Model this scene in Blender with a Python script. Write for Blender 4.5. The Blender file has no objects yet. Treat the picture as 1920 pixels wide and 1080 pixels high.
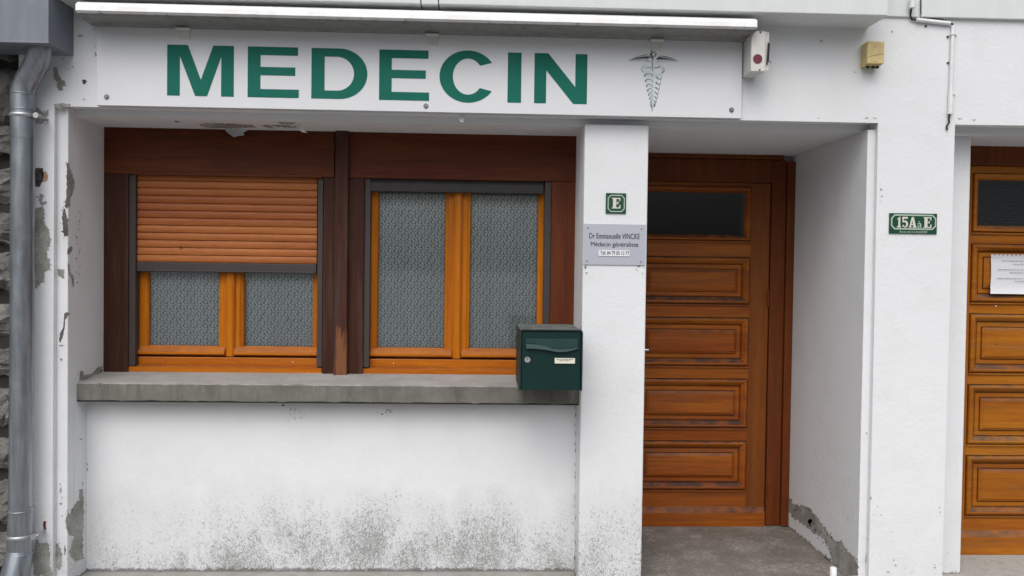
import bpy, bmesh, math, random
from mathutils import Vector, Matrix
from mathutils.geometry import tessellate_polygon
random.seed(7)
C = bpy.data.collections.new("Scene objects"); bpy.context.scene.collection.children.link(C)
scn = bpy.context.scene

# ---------------------------------------------------------------- camera
F_PX, YAW, PITCH, ROLL = 1565.9, .03816, .02196, .01341
CH, CD = 1.448, 3.77                       # eye height, distance to the facade plane (y = 0)
def _basis():
    cy, sy, cp, sp = math.cos(YAW), math.sin(YAW), math.cos(PITCH), math.sin(PITCH)
    Fw = Vector((sy*cp, cy*cp, -sp)); R = Vector((cy, -sy, 0)); U = R.cross(Fw)
    c, s = math.cos(ROLL), math.sin(ROLL)
    return R*c + U*s, U*c - R*s, Fw
BR, BU, BF = _basis()
cam_d = bpy.data.cameras.new("camera"); cam = bpy.data.objects.new("camera", cam_d); C.objects.link(cam)
m = Matrix((BR, BU, -BF)).transposed().to_4x4(); m.translation = (0, -CD, CH)
cam.matrix_world = m
cam_d.sensor_width = 36; cam_d.lens = F_PX/1920*36; cam_d.clip_start = .05; cam_d.clip_end = 2000
scn.camera = cam
# ---------------------------------------------------------------- light
SUN_EL, SUN_AZ = 50, -15
w = bpy.data.worlds.new("World"); scn.world = w; w.use_nodes = True
nt = w.node_tree; bg = nt.nodes['Background']
sky = nt.nodes.new('ShaderNodeTexSky'); sky.sky_type = 'NISHITA'; sky.sun_disc = False
sky.sun_elevation = math.radians(SUN_EL); sky.sun_rotation = math.radians(180 - SUN_AZ)
sky.dust_density = 3; sky.air_density = 1.2
hs = nt.nodes.new('ShaderNodeHueSaturation'); hs.inputs['Saturation'].default_value = .36
tc = nt.nodes.new('ShaderNodeTexCoord'); sz = nt.nodes.new('ShaderNodeSeparateXYZ'); mr = nt.nodes.new('ShaderNodeMapRange'); vm = nt.nodes.new('ShaderNodeVectorMath'); vm.operation = 'SCALE'
nt.links.new(tc.outputs['Generated'], sz.inputs[0]); nt.links.new(sz.outputs[2], mr.inputs[0])      # overcast: dim towards the horizon, bright overhead
for i_, v_ in enumerate((.02, .7, .08, 1.95)): mr.inputs[i_+1].default_value = v_
nt.links.new(sky.outputs[0], hs.inputs['Color']); nt.links.new(hs.outputs[0], vm.inputs[0]); nt.links.new(mr.outputs[0], vm.inputs['Scale']); nt.links.new(vm.outputs[0], bg.inputs[0])
bg.inputs[1].default_value = .12
sl = bpy.data.lights.new("sun", 'SUN'); sl.energy = 1.5; sl.angle = math.radians(78); sl.color = (1, .985, .96)
so = bpy.data.objects.new("sun", sl); C.objects.link(so)
sdir = Vector((math.sin(math.radians(SUN_AZ))*math.cos(math.radians(SUN_EL)), -math.cos(math.radians(SUN_AZ))*math.cos(math.radians(SUN_EL)), math.sin(math.radians(SUN_EL))))
so.rotation_euler = sdir.to_track_quat('Z', 'Y').to_euler()
vs = scn.view_settings; vs.view_transform = 'Standard'; vs.look = 'None'; vs.gamma = 1; vs.exposure = -.03

# ---------------------------------------------------------------- point finders
def ray(px, py): return BR*((px-960)/F_PX) + BU*((540-py)/F_PX) + BF
def P(px, py, d):
    v = ray(px, py); t = (CD+d)/v.y; return Vector((v.x*t, d, v.z*t + CH))
def PX(px, py, x):                          # on a plane of constant x (a reveal)
    v = ray(px, py); t = x/v.x; return Vector((x, v.y*t - CD, v.z*t + CH))
def PZ(px, py, z):                          # on a horizontal plane
    v = ray(px, py); t = (z-CH)/v.z; return Vector((v.x*t, v.y*t - CD, z))
def X(px, py, d): return P(px, py, d).x
def Z(px, py, d): return P(px, py, d).z

# ---------------------------------------------------------------- materials
class NB:
    def __init__(s, name):
        s.m = bpy.data.materials.new(name); s.m.use_nodes = True; s.t = s.m.node_tree
        s.b = s.t.nodes['Principled BSDF']; s.pos = s.n('ShaderNodeNewGeometry').outputs['Position']
        s.xyz = s.n('ShaderNodeSeparateXYZ', s.pos).outputs
    def n(s, kind, *ins, **kw):
        nd = s.t.nodes.new(kind)
        for k, v in kw.items(): setattr(nd, k, v)
        for i, v in enumerate(ins):
            if v is not None: s.set(nd.inputs[i], v)
        return nd
    def set(s, sock, v):
        if isinstance(v, bpy.types.NodeSocket): s.t.links.new(v, sock)
        else:
            if isinstance(v, (tuple, list)) and len(v) == 3 and len(sock.default_value) == 4: v = (*v, 1)
            sock.default_value = v
    def math(s, op, a, b=0, clamp=False):
        nd = s.n('ShaderNodeMath', a, b, operation=op); nd.use_clamp = clamp; return nd.outputs[0]
    def scale(s, v, sx, sy, sz, loc=(0,0,0)):
        nd = s.n('ShaderNodeMapping'); s.set(nd.inputs[0], v); nd.inputs['Scale'].default_value = (sx, sy, sz); nd.inputs['Location'].default_value = loc
        return nd.outputs[0]
    def noise(s, v, sc, det=3, rough=.5, dist=0):
        nd = s.n('ShaderNodeTexNoise'); s.set(nd.inputs['Vector'], v)
        nd.inputs['Scale'].default_value = sc; nd.inputs['Detail'].default_value = det
        nd.inputs['Roughness'].default_value = rough; nd.inputs['Distortion'].default_value = dist
        return nd.outputs[0]
    def vor(s, v, sc, feat='F1'):
        nd = s.n('ShaderNodeTexVoronoi', feature=feat); s.set(nd.inputs['Vector'], v); nd.inputs['Scale'].default_value = sc
        return nd.outputs['Distance']
    def rng(s, v, a, b, c=0, d=1):
        nd = s.n('ShaderNodeMapRange'); s.set(nd.inputs[0], v)
        for i, q in enumerate((a, b, c, d)): s.set(nd.inputs[i+1], q)
        return nd.outputs[0]
    def mix(s, f, a, b):
        nd = s.n('ShaderNodeMix', data_type='RGBA'); s.set(nd.inputs[0], f); s.set(nd.inputs[6], a); s.set(nd.inputs[7], b); return nd.outputs[2]
    def bump(s, h, strength, dist=.002):
        nd = s.n('ShaderNodeBump'); s.set(nd.inputs['Height'], h); nd.inputs['Strength'].default_value = strength; nd.inputs['Distance'].default_value = dist
        s.t.links.new(nd.outputs[0], s.b.inputs['Normal'])
    def done(s, col, rough=.6, metal=0, spec=None):
        s.set(s.b.inputs['Base Color'], col); s.set(s.b.inputs['Roughness'], rough); s.set(s.b.inputs['Metallic'], metal)
        if spec is not None: s.b.inputs['Specular IOR Level'].default_value = spec
        return s.m

def mat_wall():
    n = NB('white_painted_render'); x, y, z = n.xyz
    big = n.noise(n.pos, 1.3, 4); mid = n.noise(n.pos, 6, 4)
    base = n.mix(n.rng(big, .3, .7), (.735,.745,.762), (.705,.715,.732))
    base = n.mix(n.rng(mid, .5, .8, 0, .4), base, (.63,.635,.635))
    # splash dirt and speckled mildew rising from the ground
    hn = n.noise(n.scale(n.pos, 1, 1, .35), 2.1, 4, .6)
    top = n.rng(hn, .32, .66, .26, .52)
    m_ = n.math('SUBTRACT', 1, n.math('DIVIDE', z, top), True)
    xm = n.rng(x, 1.05, 1.3, 1, .25); xl = n.rng(x, -1.82, -1.5, .5, 1)
    yk = n.rng(y, .3, .45, 1, .1)
    m_ = n.math('MULTIPLY', n.math('MULTIPLY', n.math('MULTIPLY', m_, xm), xl), yk)
    m_ = n.math('MULTIPLY', m_, n.math('ADD', .55, n.math('DIVIDE', .75, n.math('ADD', 1, n.math('POWER', n.math('DIVIDE', n.math('ADD', x, .35), .95), 2)))), True)
    cl = n.rng(n.noise(n.scale(n.pos, 1, 1, .6), 6, 4, .65), .34, .62)
    m2 = n.math('MULTIPLY', n.math('POWER', m_, .55), n.math('ADD', .55, n.math('MULTIPLY', cl, .45)))
    sp = n.noise(n.scale(n.pos, 1, 1, .6), 105, 4, .72, 1.8)
    thr = n.math('SUBTRACT', .69, n.math('MULTIPLY', m2, .27))
    spk = n.rng(n.math('SUBTRACT', sp, thr), 0, .06)
    spk = n.math('MULTIPLY', spk, n.rng(m2, .02, .3))
    base = n.mix(n.math('MULTIPLY', n.math('POWER', m2, 1.1), .42), base, (.38,.38,.372))
    base = n.mix(n.math('MULTIPLY', spk, .66), base, (.12,.12,.115))
    # dark line where wall meets ground
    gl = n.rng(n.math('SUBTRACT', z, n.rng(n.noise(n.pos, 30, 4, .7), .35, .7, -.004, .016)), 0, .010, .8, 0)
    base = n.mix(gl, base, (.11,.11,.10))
    # small chips and scuffs
    ch = n.noise(n.pos, 34, 5, .65); cm = n.rng(n.noise(n.pos, 2.4, 2), .52, .62)
    chips = n.math('MULTIPLY', n.rng(ch, .715, .735), cm)
    base = n.mix(n.math('MULTIPLY', chips, .7), base, (.36,.355,.34))
    # hairline crazing
    v1 = n.vor(n.scale(n.n('ShaderNodeVectorMath', n.pos, n.n('ShaderNodeTexNoise', n.pos).outputs['Color'], operation='ADD').outputs[0], 1, 1, 1), 3.3, 'DISTANCE_TO_EDGE')
    crack = n.math('MULTIPLY', n.rng(v1, .0, .006, 1, 0), n.rng(n.noise(n.pos, 1.9, 2), .55, .6))
    crack = n.math('MULTIPLY', crack, n.rng(z, .25, .6, .7, .0))
    base = n.mix(crack, base, (.3,.3,.29))
    h = n.math('ADD', n.math('MULTIPLY', n.noise(n.pos, 55, 4, .6), 1), n.math('MULTIPLY', n.noise(n.pos, 9, 3), 1.6))
    n.bump(h, .42, .004)
    return n.done(base, .82, spec=.25)
def mat_slab():
    n = NB('pale_painted_concrete'); st = n.noise(n.scale(n.pos, 14, 14, 1.2), 1.2, 4, .6)
    base = n.mix(n.rng(st, .35, .75), (.66,.68,.685), (.62,.635,.635))
    ch = n.rng(n.noise(n.pos, 30, 5, .65), .69, .72)
    base = n.mix(n.math('MULTIPLY', ch, .7), base, (.22,.22,.2))
    n.bump(n.noise(n.pos, 60, 4), .25, .003); return n.done(base, .8, spec=.25)
def mat_raw():
    n = NB('bare_render'); a = n.noise(n.pos, 11, 5, .65); b = n.noise(n.pos, 90, 4, .7)
    base = n.mix(n.rng(a, .3, .7), (.22,.215,.19), (.44,.43,.405)); base = n.mix(n.rng(b, .45, .75, 0, .55), base, (.13,.13,.12))
    n.bump(b, .5, .003); return n.done(base, .9, spec=.2)
def mat_hole():
    n = NB('dark_broken_render'); a = n.noise(n.pos, 60, 4, .7)
    n.bump(a, .6, .003); return n.done(n.mix(n.rng(a, .35, .7), (.035,.03,.03), (.13,.115,.11)), .9, spec=.1)
def mat_brick():
    n = NB('broken_brick'); a = n.noise(n.pos, 60, 4, .7); return n.done(n.mix(n.rng(a, .35, .7), (.34,.17,.09), (.5,.4,.3)), .9, spec=.1)
def mat_concrete(name, c1, c2, cd, mott=9):
    n = NB(name); a = n.noise(n.scale(n.pos, 1, 1, 1), mott, 5, .6); b = n.noise(n.pos, 130, 4, .7); c = n.noise(n.scale(n.pos, 1, 1, .15), 16, 4, .6)
    base = n.mix(n.rng(a, .3, .7), c1, c2); base = n.mix(n.rng(b, .5, .8, 0, .5), base, cd)
    base = n.mix(n.rng(c, .5, .7, 0, .6), base, cd); base = n.mix(n.rng(n.noise(n.scale(n.pos, 1, 1, .5), 26, 4, .7), .62, .72, 0, .5), base, tuple(q*1.6 for q in c2))
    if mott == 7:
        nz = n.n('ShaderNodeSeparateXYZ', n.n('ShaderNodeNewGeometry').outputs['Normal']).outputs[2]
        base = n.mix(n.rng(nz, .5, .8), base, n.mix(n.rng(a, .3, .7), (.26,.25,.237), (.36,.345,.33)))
    pit = n.rng(n.noise(n.pos, 45, 3, .6, .5), .70, .73); base = n.mix(n.math('MULTIPLY', pit, .7), base, (.05,.05,.045))
    n.bump(n.math('ADD', b, a), .4, .003); return n.done(base, .85, spec=.25)
def mat_floor():
    n = NB('worn_porch_concrete'); a = n.noise(n.pos, 3, 5, .65); b = n.noise(n.pos, 22, 5, .7, 1.2); v = n.vor(n.scale(n.pos,1,1.4,1), 30, 'DISTANCE_TO_EDGE')
    base = n.mix(n.rng(a, .3, .7), (.125,.108,.092), (.19,.168,.15)); base = n.mix(n.rng(b, .52, .68, 0, .55), base, (.33,.31,.285))
    base = n.mix(n.rng(b, .3, .42, .5, 0), base, (.10,.09,.085))
    base = n.mix(n.math('MULTIPLY', n.rng(v, 0, .1, 1, 0), n.rng(n.noise(n.pos, 6), .5, .62, 0, .5)), base, (.40,.385,.36))
    n.bump(n.math('ADD', b, n.noise(n.pos, 120, 3)), .45, .003); return n.done(base, .8, spec=.3)
def mat_wood(name, c1, c2, cw, axis, wear=.5, rough=.42, sc=1, up=0, coat=.0):
    n = NB(name)
    s3 = (3, 18, 55) if axis == 'x' else (55, 18, 3)
    g = n.noise(n.scale(n.pos, *s3), sc, 6, .62, .6); f = n.noise(n.scale(n.pos, *[q*3.2 for q in s3]), sc, 4, .6)
    base = n.mix(n.rng(g, .3, .72), c1, c2); base = n.mix(n.rng(f, .5, .8, 0, .55), base, tuple(q*.45 for q in c1))
    w_ = n.noise(n.scale(n.pos, *[q*.45 for q in s3]), sc, 5, .65)
    wm = n.rng(w_, .50, .70, 0, wear)
    if up:
        nz = n.n('ShaderNodeSeparateXYZ', n.n('ShaderNodeNewGeometry').outputs['Normal']).outputs[2]
        uw = n.math('MULTIPLY', n.rng(nz, .25, .65, 0, up), n.rng(n.noise(n.pos, 14, 4, .6), .35, .6, .35, 1))
        wm = n.math('MAXIMUM', wm, uw)
    base = n.mix(wm, base, cw)
    big = n.rng(n.noise(n.scale(n.pos, *[q*.12 for q in s3]), sc*1.7, 3, .6), .3, .7, -.5, .5)
    rnd_ = n.math('SUBTRACT', n.n('ShaderNodeObjectInfo').outputs['Random'], .5)
    v_ = n.math('ADD', 1, n.math('ADD', n.math('MULTIPLY', big, .38), n.math('MULTIPLY', rnd_, .16)))
    hsv = n.n('ShaderNodeHueSaturation'); hsv.inputs['Saturation'].default_value = 1.0; n.set(hsv.inputs['Value'], v_); n.set(hsv.inputs['Color'], base)
    n.set(hsv.inputs['Hue'], n.math('ADD', .5, n.math('MULTIPLY', big, .012))); base = hsv.outputs[0]
    n.bump(n.math('ADD', g, f), .22, .0015)
    if coat: n.b.inputs['Coat Weight'].default_value = coat*.5; n.b.inputs['Coat Roughness'].default_value = .25
    return n.done(base, n.rng(wm, 0, 1, rough, .75), spec=.2)
def mat_plain(name, c, rough=.5, metal=0, var=.15, sc=20, bump=.08, spec=None):
    n = NB(name); a = n.noise(n.pos, sc, 5, .65); b = n.noise(n.pos, sc*6, 3)
    n.bump(b, bump, .001)
    return n.done(n.mix(n.rng(a, .35, .7), c, tuple(q*(1-var) for q in c)), n.rng(a, .3, .7, rough, min(1, rough+.12)), metal, spec)
def mat_zinc(name='weathered_zinc', c1=(.20,.22,.245), c2=(.38,.41,.45), r=.26, mt=.82):
    n = NB(name); a = n.noise(n.scale(n.pos, 30, 30, 3), 1, 5, .65); b = n.noise(n.pos, 12, 5, .7)
    base = n.mix(n.rng(a, .3, .7), c1, c2); base = n.mix(n.rng(b, .6, .75, 0, .4), base, (.38,.39,.39))
    n.bump(n.noise(n.pos, 9, 3), .25, .004); return n.done(base, n.rng(b, .3, .7, r, r+.2), mt)
def mat_stone():
    n = NB('rough_grey_stone'); a = n.noise(n.pos, 7, 6, .7); b = n.noise(n.pos, 45, 5, .75)
    base = n.mix(n.rng(a, .3, .7), (.09,.085,.078), (.25,.24,.225)); base = n.mix(n.rng(b, .5, .75, 0, .6), base, (.08,.075,.07))
    n.bump(n.math('ADD', a, b), 1, .012); return n.done(base, .9, spec=.2)
def mat_lace():
    n = NB('lace_curtain_cloth'); x, y, z = n.xyz
    u = n.math('DIVIDE', x, .0335); row = n.math('FLOOR', n.math('DIVIDE', z, .030))
    u = n.math('ADD', u, n.math('MULTIPLY', row, .5)); fu = n.math('FRACT', u); fv = n.math('FRACT', n.math('DIVIDE', z, .030))
    cv = n.n('ShaderNodeCombineXYZ', fu, fv, 0).outputs[0]
    rot = n.n('ShaderNodeVectorRotate', cv); rot.inputs['Angle'].default_value = .6
    nz = n.noise(n.scale(rot.outputs[0], 1, 1.9, 1), 2.9, 1, .5, .5)
    jit = n.noise(n.pos, 90, 2)
    nz = n.math('ADD', nz, n.math('MULTIPLY', n.math('SUBTRACT', jit, .5), .16))
    hole = n.rng(nz, .43, .50, 1, 0)
    fine = n.noise(n.pos, 420, 2)
    thread = n.mix(n.rng(fine, .35, .65), (.62,.69,.70), (.76,.81,.83))
    base = n.mix(n.math('MULTIPLY', hole, .88), thread, (.05,.06,.065))
    fold = n.noise(n.scale(n.pos, 9, 1, .3), 1, 2); base = n.mix(n.rng(fold, .4, .7, 0, .15), base, (.2,.22,.22))
    return n.done(base, .95, spec=.1)
def mat_glass():
    m_ = bpy.data.materials.new('window_glass'); m_.use_nodes = True; t = m_.node_tree; t.nodes.clear()
    o = t.nodes.new('ShaderNodeOutputMaterial'); mx = t.nodes.new('ShaderNodeMixShader'); tr = t.nodes.new('ShaderNodeBsdfTransparent')
    gl = t.nodes.new('ShaderNodeBsdfGlossy'); gl.inputs['Roughness'].default_value = .04; tr.inputs[0].default_value = (.97,.98,.98,1)
    fr = t.nodes.new('ShaderNodeFresnel'); fr.inputs[0].default_value = 1.7
    t.links.new(fr.outputs[0], mx.inputs[0]); t.links.new(tr.outputs[0], mx.inputs[1]); t.links.new(gl.outputs[0], mx.inputs[2]); t.links.new(mx.outputs[0], o.inputs[0])
    return m_
def mat_darkglass(name, bump, rough):
    n = NB(name); n.bump(n.noise(n.scale(n.pos, 1, 1, 2), 60, 3, .6, .6), bump, .002)
    return n.done((.012,.014,.015), rough, 0, .5)
def mat_awning():
    n = NB('white_awning_metal'); a = n.noise(n.scale(n.pos, 9, 1, 1), 1.3, 3); b = n.noise(n.pos, 26, 5, .7)
    base = n.mix(n.rng(a, .5, .62, 0, .5), (.86,.87,.88), (.76,.73,.69)); 
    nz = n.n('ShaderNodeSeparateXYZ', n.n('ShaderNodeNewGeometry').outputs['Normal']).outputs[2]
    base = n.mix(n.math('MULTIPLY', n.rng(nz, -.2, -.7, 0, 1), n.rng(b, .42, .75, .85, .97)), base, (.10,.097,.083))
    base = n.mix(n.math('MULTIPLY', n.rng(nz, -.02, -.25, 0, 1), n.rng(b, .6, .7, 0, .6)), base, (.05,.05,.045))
    n.bump(b, .05, .001); return n.done(base, .35, spec=.5)

WALL = mat_wall(); SLAB = mat_slab(); RAW = mat_raw(); HOLE = mat_hole(); BRICK = mat_brick()
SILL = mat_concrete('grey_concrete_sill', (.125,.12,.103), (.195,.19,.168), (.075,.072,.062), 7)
PAVE = mat_concrete('pale_pavement', (.26,.25,.23), (.36,.35,.33), (.2,.2,.18), 5)
ROAD = mat_concrete('street_asphalt', (.10,.10,.10), (.15,.15,.15), (.07,.07,.07), 3)
FLOOR = mat_floor()
DARKW_H = mat_wood('dark_stained_board', (.075,.014,.003), (.125,.028,.006), (.075,.026,.011), 'x', .5, .5)
DARKW_V = mat_wood('dark_stained_upright', (.038,.011,.006), (.060,.019,.010), (.085,.052,.040), 'z', .75, .55)
REDW_V = mat_wood('red_brown_upright', (.11,.026,.006), (.155,.040,.010), (.05,.018,.010), 'z', .75, .5)
def mat_post():
    m_ = mat_wood('weathered_post_wood', (.042,.014,.009), (.070,.024,.013), (.060,.042,.040), 'z', .9, .6)
    n = NB.__new__(NB); n.m = m_; n.t = m_.node_tree; n.b = n.t.nodes['Principled BSDF']; n.pos = n.n('ShaderNodeNewGeometry').outputs['Position']; n.xyz = n.n('ShaderNodeSeparateXYZ', n.pos).outputs
    old = n.b.inputs['Base Color'].links[0].from_socket
    k = n.math('ADD', n.noise(n.scale(n.pos, 40, 18, 4), 1, 5, .65), n.rng(n.xyz[2], 1.00, 1.30, .20, -.16))
    n.set(n.b.inputs['Base Color'], n.mix(n.rng(k, .55, .66, 0, .8), old, (.22,.085,.036))); return m_
POSTW = mat_post()
OR_H = mat_wood('orange_varnish_rail', (.40,.105,.004), (.50,.15,.008), (.25,.09,.03), 'x', .3, .32, up=.75, coat=.15)
OR_V = mat_wood('orange_varnish_stile', (.42,.115,.003), (.54,.17,.006), (.36,.10,.008), 'z', .3, .32, coat=.15)
DOOR_H = mat_wood('door_varnish', (.22,.052,.006), (.32,.090,.010), (.060,.034,.026), 'x', .4, .4, up=1, coat=.08)
DOOR2_H = mat_wood('light_door_varnish', (.31,.092,.006), (.40,.138,.011), (.11,.065,.042), 'x', .35, .4, up=1, coat=.08)
DOORST = mat_wood('door_stile_varnish', (.155,.042,.007), (.215,.062,.010), (.09,.035,.02), 'z', .45, .42)
DOORST2 = mat_wood('light_door_stile_varnish', (.28,.08,.006), (.36,.12,.010), (.15,.06,.03), 'z', .45, .42)
DOOR_V = mat_wood('door_frame_varnish', (.105,.024,.005), (.15,.036,.007), (.07,.022,.010), 'z', .4, .45)
SLATM = mat_wood('shutter_slat_paint', (.34,.105,.032), (.41,.135,.042), (.25,.075,.022), 'x', .4, .38)
ALU = mat_plain('brown_grey_aluminium', (.045,.033,.031), .5, 0, .12)
ALU2 = mat_plain('dark_grey_aluminium', (.026,.022,.022), .5, 0, .12)
ZINC = mat_zinc(); BOXM = mat_zinc('painted_blue_grey_metal', (.15,.17,.20), (.19,.21,.245), .5, .15)
STONE = mat_stone(); MORTAR_SHADE = mat_plain('dark_mortar_and_shade', (.03,.028,.026), .95, bump=.6)
LACE = mat_lace(); GLASS = mat_glass(); DGLASS = mat_darkglass('dark_transom_glass', .03, .08); DGLASS2 = mat_darkglass('hammered_transom_glass', .9, .2)
SIGNM = mat_plain('white_sign_panel', (.70,.71,.735), .55, 0, .03, 3, .02, .2); GREEN = mat_plain('green_vinyl', (.003,.135,.098), .5, 0, .08, 6, .02, .2)
PALEG = mat_plain('pale_green_grey_vinyl', (.56,.63,.62), .45, 0, .05); DKG = mat_plain('dark_green_grey_vinyl', (.10,.17,.16), .45, 0, .2)
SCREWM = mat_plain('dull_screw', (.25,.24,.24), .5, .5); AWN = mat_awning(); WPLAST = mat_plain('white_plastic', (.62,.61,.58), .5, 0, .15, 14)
WTUBE = mat_plain('white_tube', (.74,.75,.76), .45, 0, .1, 14); BLACK = mat_plain('black_rubber', (.02,.02,.02), .6)
RED = mat_plain('dark_red_lens', (.13,.015,.025), .4, 0, .1); YEL = mat_plain('yellowed_plastic', (.60,.47,.22), .55, 0, .22, 22, .15)
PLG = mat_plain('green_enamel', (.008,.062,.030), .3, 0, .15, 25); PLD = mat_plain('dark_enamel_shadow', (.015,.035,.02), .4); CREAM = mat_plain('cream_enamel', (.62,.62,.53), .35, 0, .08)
CREAMG = mat_plain('pale_green_enamel', (.42,.52,.43), .35, 0, .08)
SILV = mat_plain('brushed_silver_plate', (.47,.49,.55), .38, .25, .06, 5, .03); INK = mat_plain('engraved_grey_ink', (.035,.035,.04), .6)
MAILG = mat_plain('dark_green_mailbox_paint', (.003,.027,.024), .42, 0, .25, 8, .05, .25); MAILD = mat_plain('black_green_edge', (.006,.018,.017), .4)
MAILF = mat_plain('grey_green_flap', (.018,.05,.048), .4, 0, .2, 12, .08, .3); MAILT = mat_plain('dusty_mailbox_top', (.13,.145,.135), .8, 0, .75, 22, .2)
LOCKM = mat_plain('lock_metal', (.42,.42,.42), .4, .6); PAPER = mat_plain('white_paper', (.74,.74,.78), .7, 0, .03, 5, .04); STEEL = mat_plain('steel_lever', (.6,.6,.6), .25, .9)
STICKER = mat_plain('cream_label', (.72,.70,.60), .6, 0, .06)

# ---------------------------------------------------------------- mesh helpers
ORG = {}
class MB:
    def __init__(s): s.bm = bmesh.new(); s.k = 0
    def faces(s, vs_, fs):
        bv = [s.bm.verts.new(v) for v in vs_]; out = []
        for f in fs:
            try: q = s.bm.faces.new([bv[i] for i in f]); q.material_index = s.k; out.append(q)
            except ValueError: pass
        return bv, out
    def box(s, x0, x1, y0, y1, z0, z1, bev=0, seg=2):
        if x0 > x1: x0, x1 = x1, x0
        if y0 > y1: y0, y1 = y1, y0
        if z0 > z1: z0, z1 = z1, z0
        bv, fs = s.faces([(x, y, z) for x in (x0, x1) for y in (y0, y1) for z in (z0, z1)],
            [(0,1,3,2), (4,6,7,5), (0,4,5,1), (2,3,7,6), (0,2,6,4), (1,5,7,3)])
        if bev:
            es = list({e for f in fs for e in f.edges})
            r = bmesh.ops.bevel(s.bm, geom=es, offset=bev, segments=seg, affect='EDGES', profile=.5)
            for f in r['faces']: f.material_index = s.k
        return s
    def prism(s, pts, ax, a, b, smooth=False):       # polygon in the other two axes, extruded along ax from a to b
        def mk(p, t): return {'x': (t, p[0], p[1]), 'y': (p[0], t, p[1]), 'z': (p[0], p[1], t)}[ax]
        n = len(pts); vs_ = [mk(p, a) for p in pts] + [mk(p, b) for p in pts]
        fs = [(i, (i+1) % n, n+(i+1) % n, n+i) for i in range(n)]
        bv, out = s.faces(vs_, fs)
        if smooth:
            for f in out: f.smooth = True
        tri = tessellate_polygon([[Vector((p[0], p[1], 0)) for p in pts]])
        for t in tri:
            for o in (0, n):
                try: q = s.bm.faces.new([bv[i+o] for i in t]); q.material_index = s.k
                except ValueError: pass
        return s
    def sheet(s, pts3, holes=()):                    # flat polygon from 3-D points (dominant plane found by tessellate)
        loops = [[Vector(p) for p in pts3]] + [[Vector(p) for p in h] for h in holes]
        al = [p for l in loops for p in l]; tri = tessellate_polygon(loops)
        s.faces(al, tri); return s
    def tube(s, pts, r, n=14, cap=True):
        pts = [Vector(p) for p in pts]; rs = r if isinstance(r, (list, tuple)) else [r]*len(pts); rings = []
        up = None
        for i, p in enumerate(pts):
            d = (pts[min(i+1, len(pts)-1)] - pts[max(i-1, 0)]).normalized()
            if up is None: up = Vector((0,1,0)) if abs(d.y) < .9 else Vector((1,0,0))
            a = d.cross(up).normalized(); b = d.cross(a).normalized(); up = -b if (-b).dot(up) > 0 else b
            rings.append([s.bm.verts.new(p + (a*math.cos(t) + b*math.sin(t))*rs[i]) for t in [2*math.pi*k/n for k in range(n)]])
        for i in range(len(rings)-1):
            for k in range(n):
                f = s.bm.faces.new((rings[i][k], rings[i][(k+1) % n], rings[i+1][(k+1) % n], rings[i+1][k])); f.smooth = True; f.material_index = s.k
        if cap:
            for rg in (rings[0], rings[-1]):
                f = s.bm.faces.new(rg); f.material_index = s.k
                for e in f.edges: e.smooth = False
        return s
    def frame(s, x0, x1, z0, z1, prof, cap=True, smooth=False):   # mitred sweep of (inset, depth) round a rectangle
        rings = [[s.bm.verts.new((a, y, b)) for a, b in ((x0+t, z0+t), (x1-t, z0+t), (x1-t, z1-t), (x0+t, z1-t))] for t, y in prof]
        for i in range(len(rings)-1):
            for k in range(4):
                f = s.bm.faces.new((rings[i][k], rings[i][(k+1) % 4], rings[i+1][(k+1) % 4], rings[i+1][k])); f.material_index = s.k
        if cap: f = s.bm.faces.new(rings[-1]); f.material_index = s.k
        return s
    def disc(s, c, r, y0, y1, n=16): return s.prism([(c[0]+r*math.cos(2*math.pi*k/n), c[1]+r*math.sin(2*math.pi*k/n)) for k in range(n)], 'y', y0, y1)
    def build(s, name, mats, parent=None, loc=None):
        if not isinstance(mats, (list, tuple)): mats = [mats]
        bmesh.ops.recalc_face_normals(s.bm, faces=s.bm.faces)
        me = bpy.data.meshes.new(name); o = bpy.data.objects.new(name, me); C.objects.link(o)
        po = ORG.get(parent.name, Vector()) if parent else Vector()
        org = Vector(loc) if loc else po
        for v in s.bm.verts: v.co -= org
        s.bm.to_mesh(me); s.bm.free()
        for mm in mats: me.materials.append(mm)
        if parent: o.parent = parent
        o.location = org - po; ORG[o.name] = org
        return o
def tag(o, label=None, cat=None, group=None, kind=None):
    for k, v in (('label', label), ('category', cat), ('group', group), ('kind', kind)):
        if v: o[k] = v
    return o
def thing(name, label, cat, loc, group=None):
    o = bpy.data.objects.new(name, None); C.objects.link(o); o.location = loc; o.empty_display_size = .1
    ORG[o.name] = Vector(loc); return tag(o, label, cat, group)

def ragged(pts, amp, seg, closed=True):
    out = []; n = len(pts)
    for i in range(n):
        a, b = Vector(pts[i]), Vector(pts[(i+1) % n]); L = (b-a).length; k = max(1, int(L/seg)); nrm = Vector((-(b-a).y, (b-a).x)).normalized() if L else Vector((0,0))
        for j in range(k):
            p = a.lerp(b, j/k) + (nrm*random.gauss(0, amp) if (j or amp < 1) else Vector((0,0))); out.append((p.x, p.y))
    return out

# ================================================================= SETTING
g = MB(); g.box(-60, 60, -9.0, 6, -.3, -.012); g.box(-400, 400, -400, -9, -.3, -.16); tag(g.build('ground', ROAD), kind='structure')
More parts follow.
